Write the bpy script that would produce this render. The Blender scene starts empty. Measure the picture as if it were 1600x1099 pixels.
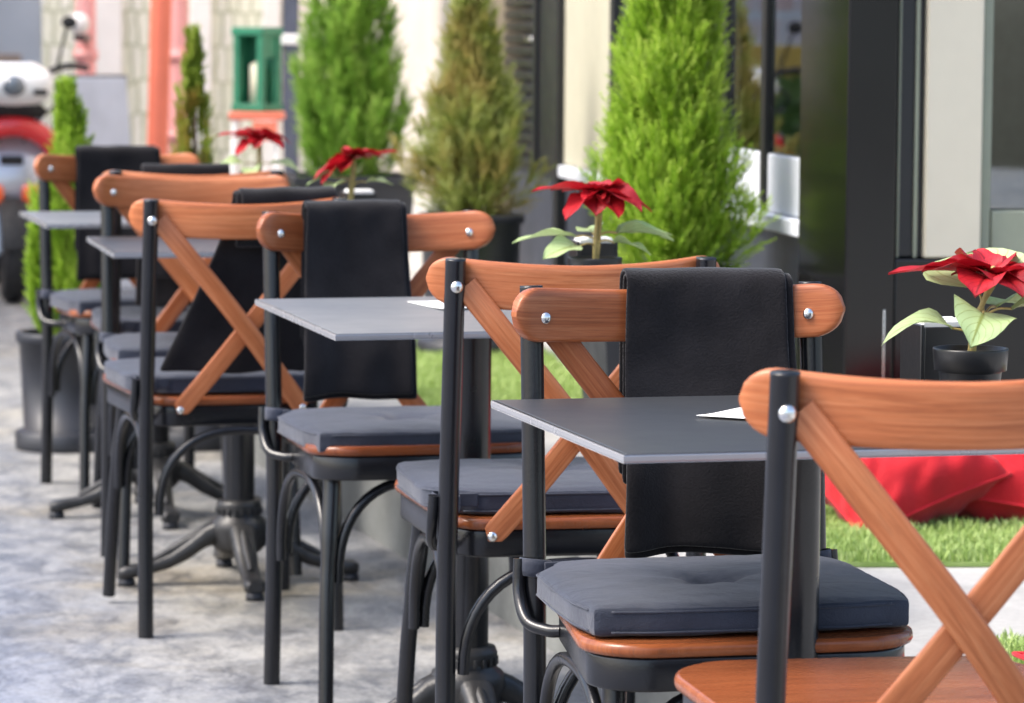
import bpy, bmesh, math, random
from math import sin, cos, pi, radians, sqrt, atan2, degrees
from mathutils import Vector, Matrix, noise
random.seed(7)
S = bpy.context.scene
COL = S.collection
FPX, PITCH, ROLL, HC = 5660.0, radians(5.1), radians(.41), 1.208
PLAT = .25                      # height of the terrace step

# ------------------------------------------------------------------ helpers
def ray(px, py):
    du, dv = px-800, py-549.5
    u = du*cos(ROLL)+dv*sin(ROLL); v = -du*sin(ROLL)+dv*cos(ROLL)
    xr, yu = u/FPX, -v/FPX
    return xr, cos(PITCH)+yu*sin(PITCH), -sin(PITCH)+yu*cos(PITCH)
def at(px, py, z):              # point of the plane z seen at a pixel
    d = ray(px, py); t = (z-HC)/d[2]; return Vector((d[0]*t, d[1]*t, z))
def atd(px, py, y):             # point at distance y seen at a pixel
    d = ray(px, py); t = y/d[1]; return Vector((d[0]*t, y, HC+d[2]*t))

class MB:
    def __init__(s): s.v=[]; s.f=[]; s.sm=[]; s.uv=[]
    def add(s, vs, fs, smooth=True, uvs=None):
        b=len(s.v); s.v+=[tuple(p) for p in vs]
        s.uv+= [tuple(u) for u in uvs] if uvs else [(p[0],p[1]) for p in vs]
        for f in fs: s.f.append(tuple(i+b for i in f)); s.sm.append(smooth)
        return s
    def grid(s, P, smooth=True, closed_u=False, closed_v=False, uvs=None, flip=False):
        n=len(P); m=len(P[0]); vs=[p for r in P for p in r]; fs=[]
        for i in range(n if closed_u else n-1):
            for j in range(m if closed_v else m-1):
                a=i*m+j; b=((i+1)%n)*m+j; c=((i+1)%n)*m+(j+1)%m; d=i*m+(j+1)%m
                fs.append((a,d,c,b) if flip else (a,b,c,d))
        return s.add(vs, fs, smooth, [u for r in uvs for u in r] if uvs else None)
    def box(s, x0,x1,y0,y1,z0,z1, M=None):
        vs=[Vector((x,y,z)) for z in (z0,z1) for y in (y0,y1) for x in (x0,x1)]
        uv=[(v.x+v.y,v.z) for v in vs]
        if M: vs=[M@v for v in vs]
        return s.add(vs, [(0,2,3,1),(4,5,7,6),(0,1,5,4),(1,3,7,5),(3,2,6,7),(2,0,4,6)], False, uv)
    def bbox(s, x0,x1,y0,y1,z0,z1, r=.004, M=None, seg=2):
        bm=bmesh.new(); bmesh.ops.create_cube(bm,size=1)
        for v in bm.verts:
            v.co=Vector((x0+(v.co.x+.5)*(x1-x0), y0+(v.co.y+.5)*(y1-y0), z0+(v.co.z+.5)*(z1-z0)))
        bmesh.ops.bevel(bm, geom=bm.edges[:], offset=r, segments=seg, affect='EDGES', profile=.5)
        bm.verts.ensure_lookup_table(); bm.verts.index_update()
        vs=[v.co.copy() for v in bm.verts]; f1=[];f2=[]
        for f in bm.faces: (f1 if max(abs(f.normal.x),abs(f.normal.y),abs(f.normal.z))>.9999 else f2).append(tuple(v.index for v in f.verts))
        bm.free(); k0=len(s.v)
        if M: vs=[M@v for v in vs]
        s.add(vs, f2, True)
        for f in f1: s.f.append(tuple(i+k0 for i in f)); s.sm.append(False)
        return s
    def tube(s, pts, r, n=12, caps=True):
        pts=[Vector(p) for p in pts]; N=len(pts)
        rr=r if isinstance(r,(list,tuple)) else [r]*N
        t0=(pts[1]-pts[0]).normalized()
        a=t0.orthogonal().normalized(); P=[]; L=0; U=[]
        for i,p in enumerate(pts):
            t=(pts[min(i+1,N-1)]-pts[max(i-1,0)]).normalized()
            a=(a-t*a.dot(t)).normalized(); b=t.cross(a)
            if i: L+=(pts[i]-pts[i-1]).length
            P.append([p+(a*cos(2*pi*k/n)+b*sin(2*pi*k/n))*rr[i] for k in range(n)]); U.append([(L,k/n) for k in range(n)])
        s.grid(P, closed_v=True, uvs=U, flip=True)
        if caps:
            s.add(P[0],[tuple(range(n))],False); s.add(P[-1],[tuple(range(n-1,-1,-1))],False)
        return s
    def lathe(s, prof, c=(0,0,0), n=24, M=None):
        P=[[Vector((c[0]+r*cos(2*pi*k/n), c[1]+r*sin(2*pi*k/n), c[2]+z)) for k in range(n)] for r,z in prof]
        if M: P=[[M@p for p in q] for q in P]
        return s.grid(P, closed_v=True, flip=True)
    def ball(s, c, rx, ry=None, rz=None, n=10, m=7, M=None):
        ry=ry or rx; rz=rz or rx; P=[]
        for i in range(m+1):
            th=pi*i/m
            P.append([Vector((rx*sin(th)*cos(2*pi*k/n), ry*sin(th)*sin(2*pi*k/n), -rz*cos(th))) for k in range(n)])
        P=[[(M@p if M else p)+Vector(c) for p in q] for q in P]
        return s.grid(P, closed_v=True, flip=True)
    def build(s, name, m, parent=None, loc=None, rotz=0, kind=None):
        me=bpy.data.meshes.new(name); me.from_pydata(s.v,[],s.f)
        me.polygons.foreach_set('use_smooth', s.sm)
        ul=me.uv_layers.new(name='UVMap'); flat=[0.0]*(2*len(me.loops))
        for i,l in enumerate(me.loops): flat[2*i],flat[2*i+1]=s.uv[l.vertex_index]
        ul.data.foreach_set('uv', flat)
        me.validate(); me.update()
        me.materials.append(m)
        o=bpy.data.objects.new(name, me); COL.objects.link(o)
        if parent: o.parent=parent
        if loc is not None: o.location=loc
        o.rotation_euler.z=rotz
        if kind: o['kind']=kind
        return o
def tag(o, label, cat, group=None):
    o['label']=label; o['category']=cat
    if group: o['group']=group
    return o
def thing(name, label, cat, loc=(0,0,0), rotz=0, group=None):
    o=bpy.data.objects.new(name, None); COL.objects.link(o); o.empty_display_size=.05
    o.location=loc; o.rotation_euler.z=rotz
    return tag(o, label, cat, group)
def copy_tree(o, parent=None):
    c=o.copy(); COL.objects.link(c)
    if parent: c.parent=parent
    for ch in [x for x in o.children]: copy_tree(ch, c)
    return c
def curve(pts, n=8):            # Catmull-Rom
    P=[Vector(p) for p in pts]; P=[P[0]*2-P[1]]+P+[P[-1]*2-P[-2]]; out=[]
    for i in range(1,len(P)-2):
        a,b,c,d=P[i-1:i+3]
        for k in range(n):
            t=k/n; out.append(.5*((2*b)+(c-a)*t+(2*a-5*b+4*c-d)*t*t+(3*b-a-3*c+d)*t**3))
    out.append(P[-2]); return out
def sm(a,b,x):
    t=max(0,min(1,(x-a)/(b-a))); return t*t*(3-2*t)

# ------------------------------------------------------------------ materials
def srgb(r,g,b):
    f=lambda c:(c/255/12.92 if c<=10 else ((c/255+.055)/1.055)**2.4)
    return (f(r),f(g),f(b),1)
class NT:
    def __init__(s, name):
        s.m=bpy.data.materials.new(name); s.m.use_nodes=True; s.t=s.m.node_tree; s.N=s.t.nodes; s.L=s.t.links
        s.b=s.N['Principled BSDF']
    def n(s, typ, **k):
        q=s.N.new(typ)
        for a,v in k.items():
            if a in q.inputs: q.inputs[a].default_value=v
            else: setattr(q,a,v)
        return q
    def l(s,a,b): s.L.new(a,b)
    def coord(s, out='Object', scale=(1,1,1), rot=(0,0,0), rnd=False):
        c=s.n('ShaderNodeTexCoord'); m=s.n('ShaderNodeMapping'); m.inputs['Scale'].default_value=scale; m.inputs['Rotation'].default_value=rot
        s.l(c.outputs[out], m.inputs['Vector'])
        if rnd:
            oi=s.n('ShaderNodeObjectInfo'); k=s.n('ShaderNodeMath',operation='MULTIPLY'); k.inputs[1].default_value=37.0
            s.l(oi.outputs['Random'],k.inputs[0]); s.l(k.outputs[0],m.inputs['Location'])
        return m.outputs[0]
    def noise(s, vec, scale, detail=4, rough=.55, dist=0):
        q=s.n('ShaderNodeTexNoise'); q.inputs['Scale'].default_value=scale; q.inputs['Detail'].default_value=detail
        q.inputs['Roughness'].default_value=rough; q.inputs['Distortion'].default_value=dist
        if vec is not None: s.l(vec,q.inputs['Vector'])
        return q.outputs['Fac']
    def ramp(s, fac, stops, interp='LINEAR'):
        q=s.n('ShaderNodeValToRGB'); q.color_ramp.interpolation=interp; e=q.color_ramp.elements
        while len(e)<len(stops): e.new(.5)
        for i,(p,c) in enumerate(stops):
            e[i].position=p; e[i].color=c if len(c)==4 else (*c,1)
        s.l(fac,q.inputs['Fac']); return q.outputs['Color']
    def mix(s, fac, a, b, mode='MIX'):
        q=s.n('ShaderNodeMix',data_type='RGBA',blend_type=mode)
        for v,i in ((fac,0),(a,6),(b,7)):
            if hasattr(v,'node'): s.l(v,q.inputs[i])
            else: q.inputs[i].default_value=v
        return q.outputs[2]
    def bump(s, h, strength=.3, dist=.002):
        q=s.n('ShaderNodeBump'); q.inputs['Strength'].default_value=strength; q.inputs['Distance'].default_value=dist
        s.l(h,q.inputs['Height']); s.l(q.outputs[0],s.b.inputs['Normal'])
    def col(s,c):
        if hasattr(c,'node'): s.l(c,s.b.inputs['Base Color'])
        else: s.b.inputs['Base Color'].default_value=c
    def rough(s,r):
        if hasattr(r,'node'): s.l(r,s.b.inputs['Roughness'])
        else: s.b.inputs['Roughness'].default_value=r
def g(v): return (v,v,v,1)
def plain(name, c, rough=.5, var=.25, scale=9, bump=0, metal=0, coat=0, spec=.5, fine=140):
    t=NT(name); v=t.coord('Object',rnd=True); f=t.noise(v,scale,5,.6)
    d=tuple(x*(1-var) for x in c[:3])+(1,); h=tuple(min(1,x*(1+var)) for x in c[:3])+(1,)
    t.col(t.ramp(f,[(.3,d),(.7,h)])); t.rough(t.ramp(f,[(.3,g(min(1,rough*1.15))),(.7,g(rough*.85))]))
    t.b.inputs['Metallic'].default_value=metal; t.b.inputs['Coat Weight'].default_value=coat
    t.b.inputs['Specular IOR Level'].default_value=spec
    if bump: t.bump(t.noise(v,fine,3,.6),bump,.002)
    return t.m
def m_wood(name, lo, mid, hi, rough=.38, sx=5, sy=75):
    t=NT(name); v=t.coord('UV',(sx,sy,1),rnd=True)
    n1=t.noise(v,1.0,6,.62,1.3); v2=t.coord('UV',(sx*6,sy*7,1),rnd=True); n2=t.noise(v2,1.0,3,.7)
    base=t.ramp(n1,[(.20,lo),(.46,mid),(.80,hi)])
    pores=t.ramp(n2,[(.34,g(.66)),(.50,g(1))])
    c=t.mix(.75,base,pores,'MULTIPLY')
    big=t.noise(t.coord('UV',(3,9,1),rnd=True),1,2)
    c=t.mix(1,c,t.ramp(big,[(.3,g(.8)),(.7,g(1.12))]),'MULTIPLY')
    oi=t.n('ShaderNodeObjectInfo'); t.col(t.mix(1,c,t.ramp(oi.outputs['Random'],[(0,(.78,.72,.70,1)),(.5,g(1)),(1,(1.10,1.12,1.10,1))]),'MULTIPLY'))
    t.rough(t.ramp(n2,[(.3,g(rough+.12)),(.6,g(rough))])); t.b.inputs['Specular IOR Level'].default_value=.32; t.b.inputs['Coat Weight'].default_value=.14; t.b.inputs['Coat Roughness'].default_value=.25
    t.bump(n2,.12,.0006); return t.m
WOOD=m_wood('varnished_beech',(.22,.056,.018,1),(.42,.125,.043,1),(.58,.225,.095,1),.34,4,120)
SEATW=m_wood('seat_plywood',(.12,.032,.012,1),(.24,.066,.022,1),(.34,.11,.040,1),.2,4,70)
BLACK=plain('black_powder_coat',(.0075,.008,.010,1),.24,.3,20,.10,fine=260,spec=.5)
IRON=plain('cast_iron_paint',(.02,.02,.021,1),.42,.35,30,.5,fine=90)
STEEL=plain('bolt_steel',(.75,.74,.71,1),.22,.12,60,metal=1)
EDGE=plain('table_edge_band',(.33,.335,.35,1),.26,.06,12,metal=.35)
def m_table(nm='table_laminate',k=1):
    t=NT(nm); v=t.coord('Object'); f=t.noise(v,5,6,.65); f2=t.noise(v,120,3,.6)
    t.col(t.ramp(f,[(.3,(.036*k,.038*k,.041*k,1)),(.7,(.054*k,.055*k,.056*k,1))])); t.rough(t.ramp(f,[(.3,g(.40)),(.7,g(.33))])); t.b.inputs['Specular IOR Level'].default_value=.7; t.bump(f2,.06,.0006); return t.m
TABLE=m_table('table_laminate',.72); TABLE_SKY=m_table('sky_sheen_table_laminate',3.0)  # second one is the same laminate with sky reflection painted into its colour
def m_fabric(name, c, var=.3, weave=900, rough=.9, sheen=.3, wr=.25, spec=.4, crease=3.0):
    t=NT(name); v=t.coord('Object',rnd=True); f=t.noise(v,7,5,.65); f2=t.noise(v,weave,2,.6); f3=t.noise(v,26,4,.6,.8)
    d=tuple(x*(1-var) for x in c[:3])+(1,); h=tuple(x*(1+var) for x in c[:3])+(1,)
    t.col(t.mix(.35,t.ramp(f,[(.3,d),(.7,h)]),t.ramp(f2,[(.35,d),(.65,h)])))
    t.rough(rough); t.b.inputs['Specular IOR Level'].default_value=spec; t.b.inputs['Sheen Weight'].default_value=sheen; t.b.inputs['Sheen Roughness'].default_value=.5
    a=t.n('ShaderNodeMath',operation='MULTIPLY_ADD'); t.l(f3,a.inputs[0]); a.inputs[1].default_value=crease; t.l(f2,a.inputs[2])
    t.bump(a.outputs[0],wr,.0022); return t.m
CUSH=m_fabric('slate_cushion_fabric',(.022,.028,.048,1),.35,700,.62,.22,.5,.35)
FLEECE=m_fabric('black_fleece',(.0125,.0118,.0135,1),.45,330,1,.20,.6,.02,.35)
RED=m_fabric('red_cushion_cotton',(.46,.006,.014,1),.22,800,.75,.12,.4,.3)
def m_conc(name,c,var=.2):
    t=NT(name); v=t.coord('Object'); a=t.noise(v,2.2,7,.65,.5); b=t.noise(v,60,5,.7)
    d=tuple(x*(1-var) for x in c)+(1,); h=tuple(x*(1+var*.6) for x in c)+(1,)
    t.col(t.mix(.45,t.ramp(a,[(.3,d),(.68,h)]),t.ramp(b,[(.3,g(.7)),(.6,g(1.05))]),'MULTIPLY')); t.rough(.8); t.bump(b,.3,.003); return t.m
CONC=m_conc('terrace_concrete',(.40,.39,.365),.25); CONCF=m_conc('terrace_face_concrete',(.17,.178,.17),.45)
STONE=m_conc('pale_rendered_stone',(.66,.60,.53),.16)
def m_foliage(name, lo, mid, hi, brown=None, plume=False):
    t=NT(name); gm=t.n('ShaderNodeNewGeometry'); v=t.coord('Object'); n1=t.noise(v,7 if plume else 11,4,.6)
    def madd(a,k,b):
        q=t.n('ShaderNodeMath',operation='MULTIPLY_ADD'); t.l(a,q.inputs[0]); q.inputs[1].default_value=k
        if hasattr(b,'node'): t.l(b,q.inputs[2])
        else: q.inputs[2].default_value=b
        return q.outputs[0]
    f=madd(gm.outputs['Random Per Island'],.30 if plume else .42,madd(n1,.7,-.16 if plume else 0))
    if plume:                       # young shoot ends are paler; each plume has its own tone
        tc=t.n('ShaderNodeTexCoord'); sp=t.n('ShaderNodeSeparateXYZ'); t.l(tc.outputs['UV'],sp.inputs[0])
        f=madd(sp.outputs[0],.30,madd(sp.outputs[1],.30,madd(f,1,-.10)))
    c=t.ramp(f,[(.14,lo),(.48,mid),(.86,hi)])
    if brown:
        n2=t.noise(v,6,3,.6); c=t.mix(t.ramp(n2,[(.46,g(0)),(.62,g(.85))]),c,brown)
    t.col(c); t.rough(.55); t.b.inputs['Specular IOR Level'].default_value=.3
    tr=t.n('ShaderNodeBsdfTranslucent'); t.l(c,tr.inputs['Color']); mx=t.n('ShaderNodeMixShader'); mx.inputs[0].default_value=.35
    t.l(t.b.outputs[0],mx.inputs[1]); t.l(tr.outputs[0],mx.inputs[2]); t.l(mx.outputs[0],t.N['Material Output'].inputs['Surface']); return t.m
LEMON=m_foliage('lemon_cypress_foliage',(.11,.23,.012,1),(.30,.48,.035,1),(.54,.68,.12,1),plume=True)
GREEN=m_foliage('green_cypress_foliage',(.07,.17,.015,1),(.21,.40,.045,1),(.42,.58,.13,1),plume=True)
OLIVE=m_foliage('browning_cypress_foliage',(.10,.15,.02,1),(.27,.33,.06,1),(.55,.60,.24,1),(.40,.31,.10,1),plume=True)
HEDGE=m_foliage('hedge_foliage',(.05,.11,.02,1),(.11,.20,.04,1),(.20,.30,.08,1))
TURF=m_foliage('artificial_turf',(.16,.25,.05,1),(.33,.46,.13,1),(.54,.64,.28,1))
LEMONB=m_foliage('half_browned_foliage',(.10,.18,.015,1),(.26,.36,.04,1),(.44,.52,.10,1),(.42,.24,.06,1),plume=True)
BARK=plain('bark',(.12,.07,.04,1),.9,.4,40,.6)
SOIL=plain('potting_soil',(.035,.022,.014,1),.95,.5,60,.8)
PLASTIC=plain('dark_planter_plastic',(.018,.020,.026,1),.45,.2,14,.1)
POTB=plain('black_pot_plastic',(.010,.010,.011,1),.38,.2,20,.1)
PAPER=plain('white_paper',(.82,.82,.80,1),.7,.04,9)
AMBER=plain('amber_glass',(.45,.20,.05,1),.15,.3,30,coat=.6)
def m_leaf(name, lo, hi, vein, rough=.5, tl=.25):
    t=NT(name); uvn=t.n('ShaderNodeTexCoord'); sp=t.n('ShaderNodeSeparateXYZ'); t.l(uvn.outputs['UV'],sp.inputs[0])
    ab=t.n('ShaderNodeMath',operation='ABSOLUTE'); t.l(sp.outputs[1],ab.inputs[0])
    w=t.n('ShaderNodeMath',operation='MULTIPLY_ADD'); t.l(ab.outputs[0],w.inputs[0]); w.inputs[1].default_value=-.55; t.l(sp.outputs[0],w.inputs[2])
    k=t.n('ShaderNodeMath',operation='MULTIPLY'); t.l(w.outputs[0],k.inputs[0]); k.inputs[1].default_value=6.0
    fr=t.n('ShaderNodeMath',operation='FRACT'); t.l(k.outputs[0],fr.inputs[0])
    sidev=t.ramp(fr.outputs[0],[(0,g(.8)),(.10,g(0)),(.92,g(0)),(1,g(.8))]); mid=t.ramp(ab.outputs[0],[(.02,g(1)),(.09,g(0))])
    mv=t.mix(1,sidev,mid,'ADD'); f=t.noise(t.coord('Object'),30,4,.6)
    gm=t.n('ShaderNodeNewGeometry'); f2=t.mix(.5,f,gm.outputs['Random Per Island'])
    c=t.mix(mv,t.ramp(f2,[(.25,lo),(.75,hi)]),vein); t.col(c); t.rough(rough); t.bump(mv,.25,.001)
    tr=t.n('ShaderNodeBsdfTranslucent'); t.l(c,tr.inputs['Color']); mx=t.n('ShaderNodeMixShader'); mx.inputs[0].default_value=tl
    t.l(t.b.outputs[0],mx.inputs[1]); t.l(tr.outputs[0],mx.inputs[2]); t.l(mx.outputs[0],t.N['Material Output'].inputs['Surface']); return t.m
BRACT=m_leaf('poinsettia_bract',(.26,.002,.006,1),(.60,.018,.030,1),(.18,.002,.005,1))
LEAF=m_leaf('poinsettia_leaf',(.28,.40,.15,1),(.46,.57,.28,1),(.22,.27,.07,1))
STEM=plain('plant_stem',(.36,.28,.09,1),.6,.3,60)

# ------------------------------------------------------------------ ground and terrace
ROW=radians(14.8); RD=Vector((-sin(ROW),cos(ROW),0)); RN=Vector((cos(ROW),sin(ROW),0))
E0=Vector((.036,7.128,0))                 # a point of the terrace edge
def m_ground():
    t=NT('stained_concrete_pavement'); v=t.coord('Object')
    big=t.noise(v,.9,5,.6,.4); mid=t.noise(v,3.6,7,.68,.7); fine=t.noise(v,70,5,.7); wet=t.noise(t.coord('Object',(1,.55,1),(0,0,.25)),6.5,8,.72,1.0)
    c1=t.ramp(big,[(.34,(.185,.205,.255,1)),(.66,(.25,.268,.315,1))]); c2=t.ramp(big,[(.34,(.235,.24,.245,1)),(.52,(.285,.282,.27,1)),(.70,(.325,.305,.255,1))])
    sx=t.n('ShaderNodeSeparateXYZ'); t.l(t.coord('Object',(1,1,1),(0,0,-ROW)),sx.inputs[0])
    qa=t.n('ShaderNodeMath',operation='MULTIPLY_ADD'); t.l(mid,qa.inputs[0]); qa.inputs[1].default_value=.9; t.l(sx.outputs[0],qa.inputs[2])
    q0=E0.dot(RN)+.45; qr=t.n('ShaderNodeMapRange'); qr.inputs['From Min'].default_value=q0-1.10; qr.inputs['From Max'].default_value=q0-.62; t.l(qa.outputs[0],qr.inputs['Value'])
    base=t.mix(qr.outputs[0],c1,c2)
    flk=t.noise(t.coord('Object',(1,.5,1),(0,0,.1)),13,8,.72,.8); base=t.mix(.8,base,t.ramp(flk,[(.40,(.58,.60,.65,1)),(.47,g(.9)),(.60,g(1.06))]),'MULTIPLY')
    flk2=t.noise(t.coord('Object',(1,.6,1),(0,0,.5)),9,8,.75,1.0); base=t.mix(.7,base,t.ramp(flk2,[(.36,(.45,.46,.50,1)),(.43,g(.95)),(.6,g(1.05))]),'MULTIPLY')
    base=t.mix(.32,base,t.ramp(mid,[(.30,g(.52)),(.6,g(1.1))]),'MULTIPLY')
    spots=t.ramp(wet,[(.47,g(1.08)),(.53,(.66,.68,.73,1)),(.62,(.40,.41,.45,1))])
    base=t.mix(.55,base,spots,'MULTIPLY')
    rust=t.ramp(t.noise(v,1.7,6,.6,.5),[(.52,g(1)),(.70,(.74,.62,.42,1))]); base=t.mix(.7,base,rust,'MULTIPLY')
    t.col(t.mix(.8,base,t.ramp(fine,[(.30,g(.5)),(.55,g(1.08))]),'MULTIPLY'))
    t.rough(t.ramp(wet,[(.50,g(.78)),(.66,g(.38))])); t.bump(fine,.25,.003); return t.m
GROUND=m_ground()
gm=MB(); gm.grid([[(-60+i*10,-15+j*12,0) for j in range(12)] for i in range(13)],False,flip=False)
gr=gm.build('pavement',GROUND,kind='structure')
E0=Vector((.036,7.128,0))                 # a point of the terrace edge
TX=thing; 
def rowM(s0=0): return Matrix.Translation(E0)@Matrix.Rotation(ROW,4,'Z')
def terr(ins,z0,z1,name,m):
    s4=E0+RD*4.0; s5=s4+Vector((-.152,.988,0))*3.6; n2=Vector((.988,.152,0))
    pts=[E0-RD*7.5+RN*ins, s4+RN*ins, s5+n2*ins, s5+n2*3.2, E0+RD*4+RN*4.2, E0-RD*7.5+RN*4.2]
    P=[[Vector((p.x,p.y,z)) for p in pts] for z in (z0,z1)]
    mb=MB(); mb.grid(P,closed_v=True,smooth=False,flip=True); mb.add(P[1],[tuple(range(6))][:1],False)
    mb.f[-1]=tuple(reversed(mb.f[-1])) ; return mb.build(name,m,kind='structure')
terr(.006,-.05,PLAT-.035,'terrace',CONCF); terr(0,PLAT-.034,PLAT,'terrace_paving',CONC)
def turf_mat(label, pts, nb):
    """pts: outline quad (world xy) of a mat lying on the terrace"""
    mb=MB(); zb=PLAT+.002; P=[Vector((p[0],p[1],zb)) for p in pts]; c=sum(P,Vector())/4
    n=len(P); mb.add([p-c for p in P]+[p-c+Vector((0,0,.008)) for p in P],
       [(n,n+1,n+2,n+3),(0,1,n+1,n),(1,2,n+2,n+1),(2,3,n+3,n+2),(3,0,n,n+3)],False)
    rnd=random.Random(len(label))
    for _ in range(nb):
        a,b=rnd.random(),rnd.random()
        p=(P[0]*(1-a)+P[1]*a)*(1-b)+(P[3]*(1-a)+P[2]*a)*b-c+Vector((0,0,.007))
        th=rnd.uniform(0,2*pi); h=rnd.uniform(.010,.030)*(1+.5*noise.noise(p*14)); w=rnd.uniform(.0012,.0026)
        d=Vector((cos(th),sin(th),0)); q=Vector((-sin(th),cos(th),0)); le=rnd.uniform(.1,.9)
        m=p+d*h*le*.3+Vector((0,0,h*.6)); e=p+d*h*le+Vector((0,0,h))
        mb.add([p-q*w,p+q*w,m+q*w*.8,e,m-q*w*.8],[(0,1,2,4),(4,2,3)],False)
    o=mb.build('turf_mat',TURF,loc=c); return tag(o,label,'turf mat','artificial turf mats on the terrace')
def rowp(s,q): v=E0+RD*s+RN*q; return (v.x,v.y)
turf_mat('near mat of bright green artificial turf under the red floor cushions',[(.50,6.42),(1.35,6.47),(1.30,7.46),(.40,7.42)],26000)
turf_mat('far mat of artificial turf seen between the chair legs of the second table',[(-.24,8.95),(.28,8.92),(.02,11.2),(-.42,11.0)],22000)
turf_mat('small corner of turf at the lower right beyond the bare chair seat',[(.79,5.00),(1.5,5.1),(1.45,5.66),(.75,5.58)],9000)

# ------------------------------------------------------------------ cross-back chair
LR=.2225
def rail_y(x): return -.060+.045*(x/.18)**2 if abs(x)<.18 else -.015+.052*(abs(x)-.18)/.0425*.5
def superell(n, a, b, e):
    out=[]
    for k in range(n):
        t=2*pi*k/n; c,s_=cos(t),sin(t)
        out.append((a*math.copysign(abs(c)**(2/e),c), b*math.copysign(abs(s_)**(2/e),s_)))
    return out
def rail_mesh():
    mb=MB(); N=64; P=[];U=[]; R=.036
    for i in range(N+1):
        u=-cos(pi*i/N); x=LR*(.35*u+.65*(2*i/N-1)) if 0<i<N else LR*(-1 if i==0 else 1)
        ax=abs(x); d=ax-(LR-R)
        h=R if d<=0 else sqrt(max(R*R-d*d,0)); h=max(h,.003)
        th=.0105*min(1,.45+h/R*.7)
        dy=(rail_y(x+.001)-rail_y(x-.001))/.002; nrm=Vector((-dy,1,0)).normalized()
        c=Vector((x,rail_y(x),.829+.008*(ax/.2)**2))
        ring=[];uu=[]
        for (p,q) in superell(20,th,h*(1-.05*(1-min(1,ax/.2))),5):
            ring.append(c+nrm*p+Vector((0,0,q))); uu.append((x,q+ .3*p))
        P.append(ring);U.append(uu)
    mb.grid(P,closed_v=True,uvs=U); n=20
    mb.add(P[0],[tuple(range(n-1,-1,-1))]); mb.add(P[-1],[tuple(range(n))]); return mb
def brace_mesh(sg, back):
    pts=curve([(-.174,-.036-back*.3,.832),(-.115,-.049-back*.7,.758),(-.02,-.052-back,.640),(.06,-.036-back*.7,.535),(.128,-.0085,.446)],10)
    mb=MB(); P=[];U=[]; L=0; N=len(pts)
    for i,p in enumerate(pts):
        t=(pts[min(i+1,N-1)]-pts[max(i-1,0)]).normalized(); w=Vector((0,1,0)).cross(t).normalized(); nn=t.cross(w)
        if i: L+=(pts[i]-pts[i-1]).length
        hw=.0185; e=min(L, .515-L) if False else L
        rest=sum((pts[j+1]-pts[j]).length for j in range(i,N-1))
        if rest<hw: hw=max(.002,sqrt(max(0,hw*hw-(hw-rest)**2)))
        ring=[];uu=[]
        for (a,b) in superell(12,.0045,hw,5):
            q=p+nn*a+w*b; q.x*=sg; ring.append(q); uu.append((L,b+.2*a))
        P.append(ring);U.append(uu)
    mb.grid(P,closed_v=True,uvs=U,flip=(sg<0)); n=12
    mb.add(P[0],[tuple(range(n))],False); mb.add(P[-1],[tuple(range(n))],False); return mb
def seat_outline(g_=0.0):
    pts=[]
    def arc(cx,cy,r,a0,a1,n=9):
        for k in range(n+1):
            a=a0+(a1-a0)*k/n; pts.append((cx+r*cos(a),cy+r*sin(a)))
    arc(.125,.365,.085-g_,0,pi/2); arc(-.125,.365,.085-g_,pi/2,pi); 
    arc(-.122,.062,.060-g_,pi+.1,1.5*pi,7); arc(.122,.062,.060-g_,1.5*pi,2*pi-.1,7)
    return pts
def slab(mb, pts, z0, z1, r):
    n=len(pts); c=Vector((sum(p[0] for p in pts)/n,sum(p[1] for p in pts)/n))
    def ring(f,z): 
        out=[]
        for p in pts:
            d=Vector(p)-c; out.append(Vector((c.x+d.x*(1-f/d.length),c.y+d.y*(1-f/d.length),z)))
        return out
    P=[ring(r,z0),ring(r*.3,z0+r*.3),ring(0,z0+r),ring(0,z1-r),ring(r*.3,z1-r*.3),ring(r,z1)]
    mb.grid(P,closed_v=True,flip=True,uvs=[[(p.x,p.y) for p in q] for q in P])
    mb.add(P[0],[tuple(range(n-1,-1,-1))],False); mb.add(P[-1],[tuple(range(n))],False)
    return mb
def bolt(parent,p,ny):
    mb=MB(); mb.ball(p,.0082,.0055,.0082,12,8); return mb.build('bolt',STEEL,parent)
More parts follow.
